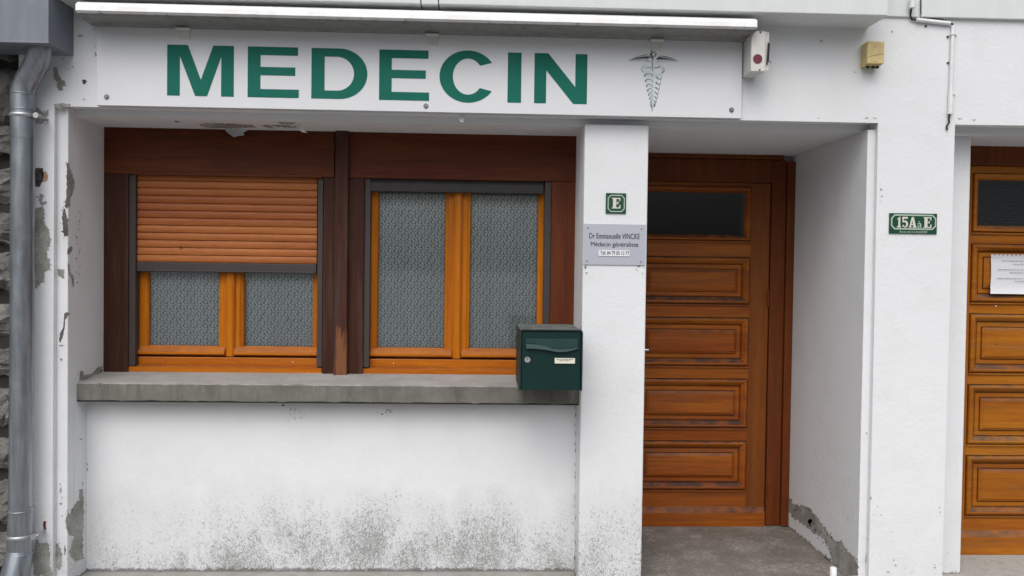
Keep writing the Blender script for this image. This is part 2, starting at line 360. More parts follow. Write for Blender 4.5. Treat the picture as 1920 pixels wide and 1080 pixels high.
# ------- key planes of the building
dM, dS, dPn, dW, dDo, dSt, dD2 = .047, .113, .214, .384, .933, .169, .459
XR = -1.839                                    # left reveal
XM0, XM1 = X(1092,540,dM), X(1211.5,540,dM)    # middle pillar
XRL, XR0, XR1 = X(1620.5,540,.03), X(1641,540,0), X(1781,540,0)
XS1 = X(1814,540,dSt)
ZL = Z(960,214.5,0)                            # underside of the fascia
ZLip = Z(960,234.5,.10)                        # underside of the set-back lip
ZS = Z(1500,25.5,-.19)                         # underside of the slab
ZSB, ZST = Z(960,757,dS), Z(960,724.5,dS)      # window sill
XL = X(34,540,0); XE = 3.6
print('keys', [round(v,3) for v in (XM0,XM1,XRL,XR0,XR1,XS1,ZL,ZLip,ZS,ZSB,ZST,XL)])

pv = MB(); pv.box(-30, 30, -2.2, dPn+.05, -.3, -.004); pv.k = 0
tag(pv.build('pavement', PAVE), kind='structure')
pf = MB(); pf.box(XM1-.02, XR0+.05, -.02, dDo+.1, -.2, 0); tag(pf.build('porch_floor', FLOOR), kind='structure')
pf = MB(); pf.box(XR1+.02, XE, -.02, dD2+.1, -.2, 0)
tag(pf.build('doorstep', mat_concrete('pale_crazed_step', (.33,.32,.29), (.42,.41,.38), (.16,.155,.14), 16)), kind='structure')

# ================================================================= BUILDING
B = thing('building', 'white rendered ground floor facade with wooden windows, brown doors and a concrete ledge', 'building', (0, .5, 0))
b = MB(); XRa = X(99.5,540,0); out = [(XL,-.2),(XRa,-.2),(XRa,ZL),(XR0,ZL),(XR0,-.2),(XR1,-.2),(XR1,ZL),(XE,ZL),(XE,ZS+.3),(XL,ZS+.3)]
f0 = [b.bm.verts.new((x, 0, z)) for x, z in out]; f1 = [b.bm.verts.new((x, .09, z)) for x, z in out]; n = len(out)
ff = b.bm.faces.new(f0); [b.bm.faces.new((f0[i], f0[(i+1) % n], f1[(i+1) % n], f1[i])) for i in range(n)]
bmesh.ops.bevel(b.bm, geom=list(ff.edges), offset=.005, segments=3, affect='EDGES', profile=.5)
b.box(XRa-.001, XR, .03, .09, -.2, ZL, .004)                           # rebate strip left of the window
b.box(XL, XR, .09, 1.2, -.2, ZLip); b.box(XL, XR, .0901, 1.2, ZLip+.0002, ZS+.3); b.box(XR0, XR1, .09, 1.2, -.2, ZLip)
b.box(XR, XE, .09, 1.2, ZL+.0002, ZS+.3)
b.box(XR, XE, .095, 1.2, ZLip, ZL-.0005)                               # set-back lip
b.box(XR, XM0, dW+.03, 1.2, -.2, ZST-.06); b.box(XR, XM0, .62, 1.2, ZST-.06, ZLip); b.box(XR-.1, X(194,480,dW)+.02, dW+.061, .62, ZST-.06, ZLip)
b.box(XM1, XR0, dDo+.05, 1.2, -.2, ZLip)
b.box(XRL, XR0+.0008, .03, 1.2, -.2, ZLip, .003)                        # rebate strip beside the porch
b.box(XR1-.001, XS1, dSt, 1.2, -.2, ZLip, .004)
b.box(XS1, XE, dD2+.05, 1.2, -.2, ZLip)
b.build('wall', WALL, B)
b = MB(); b.box(XM0, XM1, dM, 1.2, -.2, ZLip+.002, .006); b.build('pillar', WALL, B)
b = MB(); b.box(XR-.02, XM0+.02, dPn, dW+.029, -.2, ZSB-.007, .002); b.build('parapet', WALL, B)
# concrete window sill with a slightly rough front
b = MB(); nx = 90
top = []; bot = []
for i in range(nx+1):
    x = XR + (XM0-XR)*i/nx; top.append((x, ZST + random.gauss(0, .0004))); bot.append((x, ZSB + random.gauss(0, .0014)))
vs_ = []; fs = []
for i in range(nx+1):
    x = top[i][0]; o = random.gauss(0, .0007)
    vs_ += [(x, dW+.04, ZST+.020), (x, dS+.004, top[i][1]), (x, dS+o, top[i][1]-.004), (x, dS+o, bot[i][1]+.003), (x, dS+.004, bot[i][1]), (x, dW, bot[i][1])]
for i in range(nx):
    for k in range(5): fs.append((i*6+k, i*6+k+1, i*6+7+k, i*6+6+k))
fs += [tuple(range(6)), tuple(range(nx*6, nx*6+6))]
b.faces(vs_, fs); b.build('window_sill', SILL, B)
b = MB(); b.box(XR, XM0, dS+.003, dPn+.02, ZSB-.0055, ZSB+.001); b.build('sill_shadow_strip', MORTAR_SHADE, B)  # thin dark strip added as the shadow line under the sill edge
# slab above, its fascia, joints and the low band further right
XSR = X(1665,27,-.19)
b = MB(); b.box(-3.2, X(788,5,-.19), -.19, .3, ZS, ZS+.6, .004); b.box(X(790,5,-.19), X(821,5,-.19), -.186, .3, ZS+.001, ZS+.6, .003); b.box(X(823,5,-.19), XSR, -.192, .3, ZS+.0005, ZS+.6, .004)
b.build('ledge', SLAB, B)
zb = Z(1800,33.5,-.015); b = MB(); b.box(XSR, X(1727,10,-.02), -.012, .2, zb, zb+.6, .003); b.box(X(1729,10,-.02), XE, -.02, .2, zb-.001, zb+.6, .003); b.build('upper_band', SLAB, B)

# peeled and broken spots on the render
pm = MB()
def patch(zpts, off, mk, amp=1.1, k=0, sc=4, lift=.0012):
    pts = [(off[0]+u/sc, off[1]+v/sc) for u, v in zpts]; pts = ragged(pts, amp, 2.6); pm.k = k
    if sc == 1: pm.sheet([mk(u, v) for u, v in pts])
    else: q = MB(); q.sheet([mk(u, v) for u, v in pts]); q.build('peeled_patch', [RAW, HOLE, BRICK, RED][k], B)
    if sc != 1 and k == 0 and len(pts) > 20:
        for j in range(len(pts)//4):
            p = random.choice(pts); blob(p[0]+random.gauss(0,2.2), p[1]+random.gauss(0,2.6), random.uniform(.4,1.6), random.uniform(.4,2.2), mk, random.choice((0,0,1)), 7)
fac = lambda u, v: P(u, v, .0288 if 101 < u < 122 and v > 215 else -.0012)
pil = lambda u, v: P(u, v, dM-.0012)
rvl = lambda u, v: PX(u, v, XR+.0012)
rvr = lambda u, v: PX(u, v, XRL-.0012)
pan = lambda u, v: P(u, v, dPn-.0012)
def blob(cx, cy, r1, r2, mk, k=0, n=9, amp=.4):
    pts = [(cx+r1*random.uniform(.6,1.25)*math.cos(2*math.pi*i/n), cy+r2*random.uniform(.6,1.25)*math.sin(2*math.pi*i/n)) for i in range(n)]
    patch(pts, (0,0), mk, amp, k, 1)
patch([(248,480),(330,480),(330,600),(370,640),(380,740),(350,830),(375,870),(375,940),(330,960),(335,1010),(300,1060),(262,1080),(248,1075)], (0,270), fac)
patch([(262,180),(320,178),(330,230),(312,285),(300,322),(262,318)], (0,270), fac, .5, 1)
patch([(320,210),(345,205),(362,235),(352,278),(318,286),(314,250)], (0,270), fac, .5, 2)
patch([(300,370),(332,385),(322,402),(310,440),(352,428),(345,452),(312,462),(290,420)], (0,270), fac, .4)
patch([(506,135),(530,200),(560,285),(552,350),(530,400),(522,470),(498,485),(486,470),(498,390),(500,230)], (0,270), rvl, .7)
patch([(486,480),(498,520),(512,580),(510,690),(480,695),(472,640),(468,560),(465,520)], (0,270), rvl, .7)
patch([(540,765),(545,790),(520,830),(502,825),(510,780)], (0,270), rvl, .5)
patch([(508,880),(530,960),(555,1000),(552,1070),(545,1075),(535,1010),(510,960)], (0,270), rvl, .5)
patch([(432,940),(482,940),(480,1010),(462,1000),(436,985)], (0,270), fac, .5)
for q in range(16): blob(146+random.gauss(0,4), 395+q*9+random.gauss(0,3), random.uniform(.6,1.5), random.uniform(1,3), rvl)
patch([(480,190),(512,182),(508,210),(488,240),(488,300),(470,370),(452,412),(444,395),(450,340),(468,310),(478,250)], (0,540), rvl, .5)
patch([(446,427),(474,427),(474,438),(446,438)], (0,540), fac, .3); patch([(448,528),(472,530),(460,552)], (0,540), fac, .3)
patch([(600,622),(625,625),(628,655),(690,640),(720,605),(765,585),(768,640),(700,655),(640,690),(595,690)], (0,540), rvl, .5)
patch([(595,430),(620,430),(627,500),(626,700),(620,790),(620,950),(570,975),(545,940),(520,900),(530,860),(565,780),(520,770),(500,720),(492,650),(510,600),(530,620),(540,580),(575,520),(595,515)], (0,810), rvl, .7)
for u, v, a, c in ((452,390,5,8),(455,440,8,26),(463,495,5,10),(456,538,9,11),(465,630,8,5),(486,890,6,45),(608,55,10,8)): blob(u/4, 810+v/4, a/4, c/4, fac if u < 480 else rvl)
for u, v, a, c in ((634,150,5,20),(638,245,18,30),(632,300,6,30),(655,280,8,12),(618,388,4,10)): blob(u/4, 810+v/4, a/4, c/4, rvl if u < 632 else pan)
patch([(270,800),(300,830),(350,825),(370,850),(372,1000),(395,1060),(395,1080),(262,1080),(240,940)], (0,810), fac, .9)
patch([(415,830),(440,850),(462,900),(466,1010),(440,1040),(415,1000)], (0,810), fac, .8)
patch([(325,668),(345,672),(340,700),(346,738),(330,740),(322,700)], (0,810), fac, .4, 3)
patch([(400,505),(425,500),(438,560),(465,600),(488,612),(490,640),(468,655),(475,680),(440,680),(425,655),(430,620),(405,590)], (0,0), fac, .5)
for u, v, a, c in ((605,268,22,8),(472,438,6,6),(706,217,14,5),(718,350,3,14),(718,405,7,20),(545,500,12,8),(518,520,5,4),(630,745,10,6)): blob(u/4, v/4, a/4, c/4, fac)
blob(157.5, 153, 4.6, 4.6, fac, 1, 10, .15)
patch([(400,782),(470,772),(520,788),(470,795),(445,822),(420,800)], (0,0), fac, .4)
patch([(275,800),(330,850),(365,815),(362,870),(330,880),(345,905),(310,930),(270,925),(262,890)], (0,0), fac, .5)
patch([(1095,495+5),(1100,497),(1098,503)], (0,0), pil, .3, 0, 1)
for u, v, a, c in ((1098,502,2.2,2.4),(1100,512,2.6,1.6),(1198,499,4.5,1.6),(1207,502,1.5,1.2),(1205,513,1.3,1.2),(1193,505,1.5,.8),(1196,508,1,1)): blob(u, v, a, c, pil)
# mid pillar left reveal and corner chips
rvm = lambda u, v: PX(u, v, XM0-.0012)
for y in range(770, 1060, 12): blob(1079.5+random.gauss(0,.6)-(y-770)*.008, y+random.gauss(0,6), random.uniform(.4,1.1), random.uniform(1,5), rvm if random.random()<.4 else pan, 1 if random.random()<.4 else 0)
for y in range(775, 960, 17): blob(159+random.gauss(0,.6), y+random.gauss(0,5), .8, random.uniform(1,6), pan, 1)
for cx, cy, r in ((548,776,10),(552,765,7),(730,768,6),(718,773,6)):
    for q in range(12): blob(cx+random.gauss(0,r), cy+abs(random.gauss(0,r*.7)), random.uniform(.5,1.4), random.uniform(.5,1.4), pan, 1 if random.random()<.5 else 0, 6)
blob(531, 760, 2.6, 1.8, pan, 1)
# porch reveal: long band of lost paint following the floor
patch([(130,470),(165,500),(200,545),(270,550),(330,590),(380,650),(440,740),(500,810),(560,830),(600,900),(655,950),(672,1000),(672,1078),(560,1075),(500,1010),(470,930),(440,850),(420,800),(330,750),(250,680),(190,640),(140,560)], (1440,810), rvr, 1.3)
patch([(125,690),(180,735),(250,800),(300,850),(380,925),(440,940),(500,1010),(560,1075),(540,1078),(480,1005),(430,950),(380,940),(290,855),(230,800),(150,730)], (1440,810), rvr, .4, 1)
patch([(300,650),(330,655),(350,690),(400,740),(445,760),(440,810),(400,790),(340,740),(300,700)][:0] or [(300,655),(325,650),(332,668),(318,690),(298,684)], (1440,810), rvr, .4, 1)
for q in range(26):
    t = random.random(); blob(1478+t*125+random.gauss(0,5), 944+t*112+random.gauss(0,5), random.uniform(.5,2), random.uniform(.5,2.4), rvr, 1, 7)
for u, v, a, c in ((745,805,10,6),(740,10,6,8),(770,500,8,12),(735,940,7,40),(925,750,6,3),(945,962,7,4),(958,1000,8,6),(1288,565,6,8),(1292,602,6,6),(1252,1018,7,9),(1250,1000,5,5),(900,1050,14,4)): blob(1440+u/4, 810+v/4, a/4, c/4, fac)
for u, v, a, c in ((850,342,6,12),(852,392,8,5),(846,430,6,5),(930,238,9,7),(400,308,16,5),(378,885,8,4),(740,885,12,5),(800,887,14,4),(650,540,6,5),(1440,890,16,5),(1545,900,14,4)):
    oy = 270 if v in (342,392,430) else 0
    blob(1440+u/4, oy+v/4, a/4, c/4, fac)
tag(pm.build('paint_chips', [RAW, HOLE, BRICK, RED], B), kind='stuff')
# flaking paint hanging from the soffit and curling off the lintel edge
def flake(pts, dpt, curl):
    pts = ragged(pts, .5, 3); out = []
    y0 = min(p[1] for p in pts)
    for u, v in pts: out.append(P(u, v, dpt - curl*max(0, (v-y0))*.002))
    fl = MB(); fl.sheet(out); fl.build('paint_flake', WALL, B)
flake([(418,240),(470,241),(455,249),(458,253),(440,257),(434,253),(428,250)], .37, 1)
flake([(560,222),(562,235),(577,250),(566,248),(557,238)], .2, 1); flake([(506,236),(560,241),(548,243),(515,240)], .24, .2)
flake([(866,214),(872,216),(869,229),(862,228),(860,219)], .03, .4)
SZ = lambda u, v: PZ(u, v, ZLip-.0012)
def spatch(pts, k=0, amp=.6): q = MB(); q.sheet([SZ(u, v) for u, v in ragged(pts, amp, 3)]); q.build('peeled_patch', [RAW, HOLE][k], B)
spatch([(372,234),(395,231),(432,232),(470,234),(480,239),(440,241),(400,240),(380,238)]); spatch([(490,235),(540,234),(562,238),(540,241),(500,240)]); spatch([(326,227),(335,227),(336,229.5),(329,229)], 1, .2); spatch([(520,229),(555,230),(550,233),(525,232)], 0, .4); spatch([(128,216),(137,217),(138,219),(131,218)], 1, .2)

# ================================================================= WINDOWS
zH0 = Z(600,332.5,dW)                         # underside of the wooden header
xW0, xW1 = X(194,480,dW), X(1075,480,dW)
hb = MB(); hb.box(xW0-.01, X(627,300,dW), dW, dW+.06, zH0, ZLip+.01, .003); hb.box(X(652,300,dW), xW1+.02, dW, dW+.06, zH0, ZLip+.01, .003)
hb.box(X(252,300,dW), X(605,300,dW), dW-.006, dW+.02, zH0-.004, zH0+.012, .003)
hb.build('window_header', DARKW_H, B)
zB = Z(420,699.5,dW)
def board(name, a, b_, mat, d=dW, z0=None, z1=None):
    q = MB(); q.box(a, b_, d, d+.06, (zB if z0 is None else z0)+.0005, (zH0 if z1 is None else z1)-.001, .003); return q.build(name, mat, B)
board('frame_post', xW0-.01, X(240,500,dW), DARKW_V); board('frame_post', X(605.5,500,dW), X(628,500,dW), DARKW_V, z0=Z(600,701,dW))
board('frame_post', X(650.5,500,dW), X(682,500,dW), DARKW_V, z0=Z(660,702,dW)); board('frame_post', X(1033,480,dW), xW1+.02, REDW_V)
q = MB(); q.box(X(626.5,500,dW-.03), X(651.5,500,dW-.03), dW-.032, dW+.03, Z(636,708,dW-.03), ZLip+.005, .004); q.build('mullion_post', POSTW, B)

zGT = Z(770,354,.475)                         # top of the panes, shared by both windows
def window(px0, px1, gl, gr, mid, ybot, xc):
    yb = ybot                                 # pixel row of the pane bottoms
    x0, x1 = X(px0,520,.44), X(px1,520,.44)
    zg = Z(xc, yb, .475); zf = Z(xc, yb+50, dW+.02)
    f = MB(); T = .04
    # outer frame (orange): jambs, head and the two stepped bottom rails
    f.box(x0-.02, X(gl[0],560,.465)-.045, .462, .52, zf, zGT+.09, .002); f.box(X(gr[1],560,.465)+.04, x1+.02, .462, .52, zf, zGT+.09, .002)
    f.box(x0-.02, x1+.02, .463, .52, zGT+.045, zGT+.10, .002)
    zr = Z(xc, yb+22, .44)
    fo = MB(); fo.box(x0-.02, x1+.02, .436, .52, Z(xc,yb+37,.436), zr, .003)
    fo.prism([(dW+.012, zf), (dW+.012, Z(xc,yb+41,dW+.012)), (.437, Z(xc,yb+37,.436)+.001), (.50, Z(xc,yb+37,.436)+.001), (.50, zf)], 'x', x0-.035, x1+.03)
    root = f.build('window', OR_V, B)
    fo.build('bottom_rail', OR_H, root)
    for (a, c) in (gl, gr):
        xa, xb = X(a,560,.475), X(c,560,.475)
        s = MB(); s.frame(xa-.048, xb+.048, zg-.05, zGT+.05, [(0,.50),(0,.455),(.002,.452),(.030,.452),(.034,.456),(.044,.462),(.047,.470),(.048,.474),(.048,.49)], False)
        s.build('sash', OR_V, root)
        s = MB(); zz = zg
        s.prism([(.452, zz-.003), (.428, zz-.030), (.428, zz-.040), (.434, zz-.043), (.4525, zz-.043)], 'x', xa-.040, xb+.040); s.build('drip_rail', OR_H, root)
        s = MB(); s.box(xa-.003, xb+.003, .475, .479, zg-.003, zGT+.003); s.build('pane', GLASS, root)
    xm = X(mid,560,.44)
    s = MB(); s.prism([(xm-.021,.4525),(xm-.020,.440),(xm-.012,.434),(xm+.012,.434),(xm+.020,.440),(xm+.021,.4525)], 'z', Z(xc,yb+20,.44), zGT+.045); s.build('cover_strip', OR_V, root)
    return root, zg
w1, zg1 = window(254, 596, (281,411), (459,587), 432, 648, 430)
w2, zg2 = window(693, 1020, (709,833), (881,1006), 857, 652, 857)
for px, py, w_ in ((310,677,w1),(549,679,w1),(738,681,w2)):
    s = MB(); c = P(px, py, .435); s.disc((c.x, c.z), .0028, .4345, .438, 10); s.build('plug', BLACK if px == 310 else STICKER, w_)
# guides and shutters
def guide(w_, a, b_, zt, zb_): 
    s = MB(); s.box(a, b_, dW+.012, .45, zb_, zt, .002); s.build('guide_rail', ALU, w_)
zgt = zH0 - .001
guide(w1, X(240.5,500,dW+.012), X(254,500,dW+.012), zgt, Z(247,686,dW+.01)); guide(w1, X(595,500,dW+.012), X(605,500,dW+.012), zgt, Z(600,688,dW+.01))
guide(w2, X(682.5,500,dW+.012), X(693.5,500,dW+.012), zgt, Z(688,689,dW+.01)); guide(w2, X(1020,480,dW+.012), X(1032.5,480,dW+.012), zgt, Z(1025,695,dW+.01))
# half-closed roller shutter: curved slats
s = MB(); zt = zH0+.03; sx0, sx1 = X(254.5,420,.42), X(594.5,420,.42); zbar1, zbar0 = Z(420,493,.415), Z(420,511,.415)
pitch = (Z(420,340,.42)-Z(420,479,.42))/10; z = zbar1; prof = []
while z < zt:
    for t in (0, .06, .2, .4, .6, .8, .92, .96): prof.append((.4215 - .0058*math.sin(math.pi*min(1, t/.94))**.5 + (.004 if t > .93 else 0), z + pitch*t))
    z += pitch
prof = prof + [(.445, prof[-1][1]), (.445, zbar1)]
s.prism(prof, 'x', sx0, sx1)
for f in s.bm.faces: pass
s.build('roller_shutter', SLATM, w1)
s = MB(); s.box(sx0, sx1, .410, .436, zbar0, zbar1-.0005, .003); s.box(sx0+.01, sx1-.01, .404, .412, zbar0+.002, zbar0+.009, .002); s.build('shutter_bar', ALU, w1)
s = MB(); c = P(338, 464, .411); s.disc((c.x, c.z), .005, .4115, .417, 10); s.build('plug', BLACK, w1)
s = MB(); a, c = X(694,350,.40), X(1019.5,350,.40); s.box(a, c, .400, .436, Z(857,361,.40), Z(857,344,.40), .003); s.box(a, c, .412, .436, Z(857,343.5,.40), zH0+.01); s.build('shutter_bar', ALU2, w2)
# wall inside, then curtains as things of their own
CUR = [(281,411,zg1,'grey lace curtain behind the left pane under the half lowered shutter'), (459,587,zg1,'grey lace curtain behind the right pane under the half lowered shutter'),
       (709,833,zg2,'long grey lace curtain behind the left pane of the unshuttered window'), (881,1006,zg2,'long grey lace curtain behind the right pane, partly hidden by the mailbox')]
for a, c, zg, lab in CUR:
    xa, xb = X(a,560,.5)-.02, X(c,560,.5)+.02; s = MB(); n = 40
    vs_ = []; fs = []
    for i in range(n+1):
        t = i/n; yy = .496 + .0035*math.sin(t*17+a) + .002*math.sin(t*41)
        vs_ += [(xa+(xb-xa)*t, yy, zg-.04), (xa+(xb-xa)*t, yy, zGT+.04)]
    for i in range(n): fs.append((2*i, 2*i+1, 2*i+3, 2*i+2))
    s.faces(vs_, fs)
    for f in s.bm.faces: f.smooth = True
    tag(s.build('lace_curtain', LACE, loc=((xa+xb)/2, .496, zg-.04)), lab, 'curtain', 'lace curtains behind the window panes')

# ================================================================= DOORS
MOULD = [(0,.018),(.004,.018),(.004,-.007),(.007,-.012),(.014,-.016),(.020,-.015),(.034,-.003),(.038,.001),(.040,.010),(.043,.017),(.047,.017),(.047,.009),(.068,.009),(.068,.017),(.0725,.017),(.0725,.003),(.088,-.006),(.090,-.006)]
GMOULD = [(0,.016),(.0035,.016),(.0035,-.007),(.005,-.011),(.006,-.013),(.014,-.014),(.024,-.007),(.032,.004),(.036,.012)]
def door(xl, xr, pxl, pxr, d, zt, gz, rows, kick, pxc, mh, mv, dgl, name='door'):
    """leaf between xl and xr with a glazed top light and four raised panels"""
    L = MB(); xa, xb = pxl, pxr
    zs = [zt]; 
    holes = [gz] + rows
    L.k = 1; L.box(xl, xa, d, d+.045, .006, zt, .002); L.box(xb, xr, d, d+.045, .006, zt, .002); L.k = 0
    up = zt
    for (h1, h0) in holes: L.box(xa-.002, xb+.002, d+.0007, d+.045, h1, up); up = h0
    L.box(xa-.002, xb+.002, d+.0007, d+.045, .006, up)
    root = L.build(name, [mh, mv], B)
    for (h1, h0) in rows:
        s = MB(); s.frame(xa, xb, h0, h1, [(t, d+y) for t, y in MOULD]); s.box(xa, xb, d-.010, d+.004, h0-.0095, h0-.003, .002); s.build('panel', mh, root)
    h1, h0 = gz; s = MB(); s.frame(xa, xb, h0, h1, [(t, d+y) for t, y in GMOULD], False); s.box(xa, xb, d-.011, d+.004, h0-.0105, h0-.003, .002); s.build('glazing_bead', mh, root)
    s = MB(); s.box(xa+.02, xb-.02, d+.010, d+.016, h0+.02, h1-.02); s.build('pane', dgl, root)
    s = MB(); kt, kb = kick; s.prism([(d, kt), (d-.022, kt-.030), (d-.022, kb+.004), (d-.018, kb), (d+.01, kb), (d+.01, kt)], 'x', xl+.01, xr-.004); s.build('weatherboard', mh, root)
    return root
dz = lambda y: Z(1320, y, dDo)
xr = X(1439,650,dDo); xl = XM1+.012
d1 = door(xl, xr, xl+.105, X(1403,650,dDo), dDo, dz(342), (dz(349), dz(451)), [(dz(481), dz(570)), (dz(594.5), dz(686)), (dz(709.5), dz(802)), (dz(826), dz(918))], (dz(950), dz(986.5)), 1320, DOOR_H, DOORST, DGLASS)
s = MB(); s.box(xr+.004, X(1467,650,dDo), dDo-.012, dDo+.05, .004, dz(298), .003); s.box(X(1467.5,650,dDo), XRL, dDo-.03, dDo+.05, .004, dz(301), .003)
s.box(XM1, xr+.004, dDo-.010, dDo+.05, dz(341), dz(298), .003); s.box(XM1, X(1467,300,dDo), dDo-.03, dDo+.05, dz(298)+.001, ZLip, .003)
s.build('door_frame', DOOR_V, B)
for y in (560, 742, 920):
    s = MB(); c = P(1440.5, y, dDo-.014); s.tube([(c.x, dDo-.014, c.z-.045), (c.x, dDo-.014, c.z+.045)], .006, 10); s.build('hinge', DOOR_V, d1)
c = P(1216, 656, dDo-.05); s = MB(); s.tube([(xl+.05, dDo, c.z-.004), (xl+.05, dDo-.045, c.z-.004), (xl+.06, dDo-.052, c.z-.003), (c.x, dDo-.052, c.z)], .0075, 12); s.box(xl+.03, xl+.07, dDo-.006, dDo, c.z-.12, c.z+.08, .003); s.build('handle', STEEL, d1)
e2 = lambda y: Z(1870, y, dD2)
x2l = XS1-.03; x2a = X(1816,650,dD2); x2b = x2a+.66
d2 = door(x2l, x2b+.10, x2a, x2b, dD2, e2(312), (e2(325), e2(436)), [(e2(457), e2(567)), (e2(588), e2(699)), (e2(720.5), e2(833)), (e2(853.5), e2(966))], (e2(994), e2(1038.5)), 1870, DOOR2_H, DOORST2, DGLASS2)
s = MB(); s.box(XS1-.02, XE, dD2-.02, dD2+.04, e2(311), ZLip+.002, .003); s.box(x2b+.104, x2b+.22, dD2-.02, dD2+.04, .004, e2(312), .003); s.build('door_frame', DOOR_V, B)
for px, py in ((1867,574),(1868,646)):
    s = MB(); c = P(px, py, dD2-.004); s.disc((c.x, c.z), .0035, dD2-.006, dD2+.004, 8); s.build('plug', STICKER if py < 600 else BLACK, d2)
# paper notice on the second door
s = MB(); yP = dD2-.02; n = 14; vs_ = []; fs = []
x0p, x1p = X(1858,512,yP), X(1858,512,yP)+.297; zt_, zb_ = Z(1880,477,yP), Z(1880,551,yP)
for i in range(n+1):
    t = i/n; zz = zt_+(zb_-zt_)*t; yy = yP + .003 - .012*max(0, t-.75)**2*16 - (.010*(1-t*8) if t < .12 else 0); ins = .010*math.sin(math.pi*t)**.5
    for k in range(7): vs_.append((x0p-.006+ins+(x1p-x0p)*k/6, yy+.002*math.sin(k*1.7+t*3), zz))
for i in range(n):
    for k in range(6): fs.append((i*7+k, i*7+k+1, i*7+8+k, i*7+7+k))
s.faces(vs_, fs)
for f in s.bm.faces: f.smooth = True
PO = thing('paper_notice', 'white printed paper notice taped to the right hand door', 'notice', (x0p, yP, zb_))
s.build('sheet', PAPER, PO)
s = MB()
for y, a in ((489,1878),(495,1900),(505.5,1871),(511,1893),(522,1870),(527,1902)):
    x_ = X(a, y, yP-.002); 
    for k in range(11):
        wd = random.uniform(.010,.024)
        if x_+wd > x1p-.02: break
        s.box(x_, x_+wd, yP-.0035, yP-.003, Z(1890,y,yP)-.0014, Z(1890,y,yP)+.0006); x_ += wd+.004
s.build('printing', INK, PO); s = MB()
for k in range(9): x_ = X(1864+k*8,477.5,yP-.014); s.box(x_, x_+.008, yP-.0135, yP-.013, Z(1880,478,yP)-.003, Z(1880,478,yP)+.001)
s.build('printing', BLACK, PO)

# ================================================================= SIGN
dG = -.022
sx0, sx1 = X(181,120,dG), X(1391.5,130,dG); sz0 = ZL-.001; sz1 = Z(700,50,dG)
S = thing('shop_sign', 'long white sign panel with green letters MEDECIN and a winged snake staff', 'sign', ((sx0+sx1)/2, dG, sz0))
s = MB(); s.box(sx0, sx1, dG, -.003, sz0, sz1, .0015); s.build('sign_panel', SIGNM, S)
lt, lb = Z(700,92.5,dG), Z(700,187,dG); dl = dG-.0012
def poly(mb, pts, a, b_, z0, z1, y, holes=(), th=.0012):
    f = lambda p: Vector((a+(b_-a)*p[0], y, z0+(z1-z0)*p[1]))
    mb.sheet([f(p) for p in pts], [[f(p) for p in h] for h in holes])
def arc(cx, cy, rx, ry, a0, a1, n=22): return [(cx+rx*math.cos(math.radians(a0+(a1-a0)*i/n)), cy+ry*math.sin(math.radians(a0+(a1-a0)*i/n))) for i in range(n+1)]
lx = lambda p: X(p, 140, dG)
def Epoly(v, h, m1=.93): return [(0,0),(1,0),(1,h),(v,h),(v,.5-h/2+.02),(m1,.5-h/2+.02),(m1,.5+h/2+.02),(v,.5+h/2+.02),(v,1-h),(.98,1-h),(.98,1),(0,1)]
s = MB()
poly(s, [(0,0),(.19,0),(.19,.78),(.42,0),(.60,0),(.81,.78),(.81,0),(1,0),(1,1),(.69,1),(.505,.32),(.31,1),(0,1)], lx(313.5), lx(438.5), lb, lt, dl)
poly(s, Epoly(.25,.165), lx(464.5), lx(560.5), lb, lt, dl); poly(s, Epoly(.25,.165), lx(711), lx(805), lb, lt, dl)
poly(s, [(0,0)] + arc(.50,.5,.50,.5,-90,90) + [(0,1)], lx(584), lx(689), lb, lt, dl, [[(.235,.165),(.235,.835)] + arc(.46,.5,.30,.335,90,-90)])
poly(s, arc(.50,.5,.50,.52,33,327,40) + arc(.50,.5,.27,.355,318,42,30)[:0] + [(.985-.20,.345)] [:0] + arc(.50,.5,.265,.36,322,38,34), lx(824), lx(931), lb, lt, dl)
poly(s, [(0,0),(1,0),(1,1),(0,1)], lx(952), lx(977.5), lb, lt, dl)
poly(s, [(0,0),(.225,0),(.225,.66),(.74,0),(1,0),(1,1),(.775,1),(.775,.34),(.26,1),(0,1)], lx(1002), lx(1101), lb, lt, dl)
s.build('lettering', GREEN, S)
# emblem: strokes in emblem-drawing units
s = MB(); EU = lambda u, v, o=0: P(1130+u/7.71, 80+v/7.71, dl-.0004*o)
def stroke(mb, pts, w0, w1=None, o=0, cl=None):
    w1 = w0 if w1 is None else w1; n = len(pts); L, R_ = [], []
    for i, p in enumerate(pts):
        a = pts[max(0, i-1)]; c_ = pts[min(n-1, i+1)]; dx, dy = c_[0]-a[0], c_[1]-a[1]; q = math.hypot(dx, dy) or 1; ww = (w0+(w1-w0)*i/(n-1))/2
        L.append((p[0]-dy/q*ww, p[1]+dx/q*ww)); R_.append((p[0]+dy/q*ww, p[1]-dx/q*ww))
    for i in range(n-1): mb.faces([EU(*L[i], o), EU(*L[i+1], o), EU(*R_[i+1], o), EU(*R_[i], o)], [(0,1,2,3)])
def bez(p0, p1, p2, n=10): return [((1-t)**2*p0[0]+2*t*(1-t)*p1[0]+t*t*p2[0], (1-t)**2*p0[1]+2*t*(1-t)*p1[1]+t*t*p2[1]) for t in [i/n for i in range(n+1)]]
s.k = 0
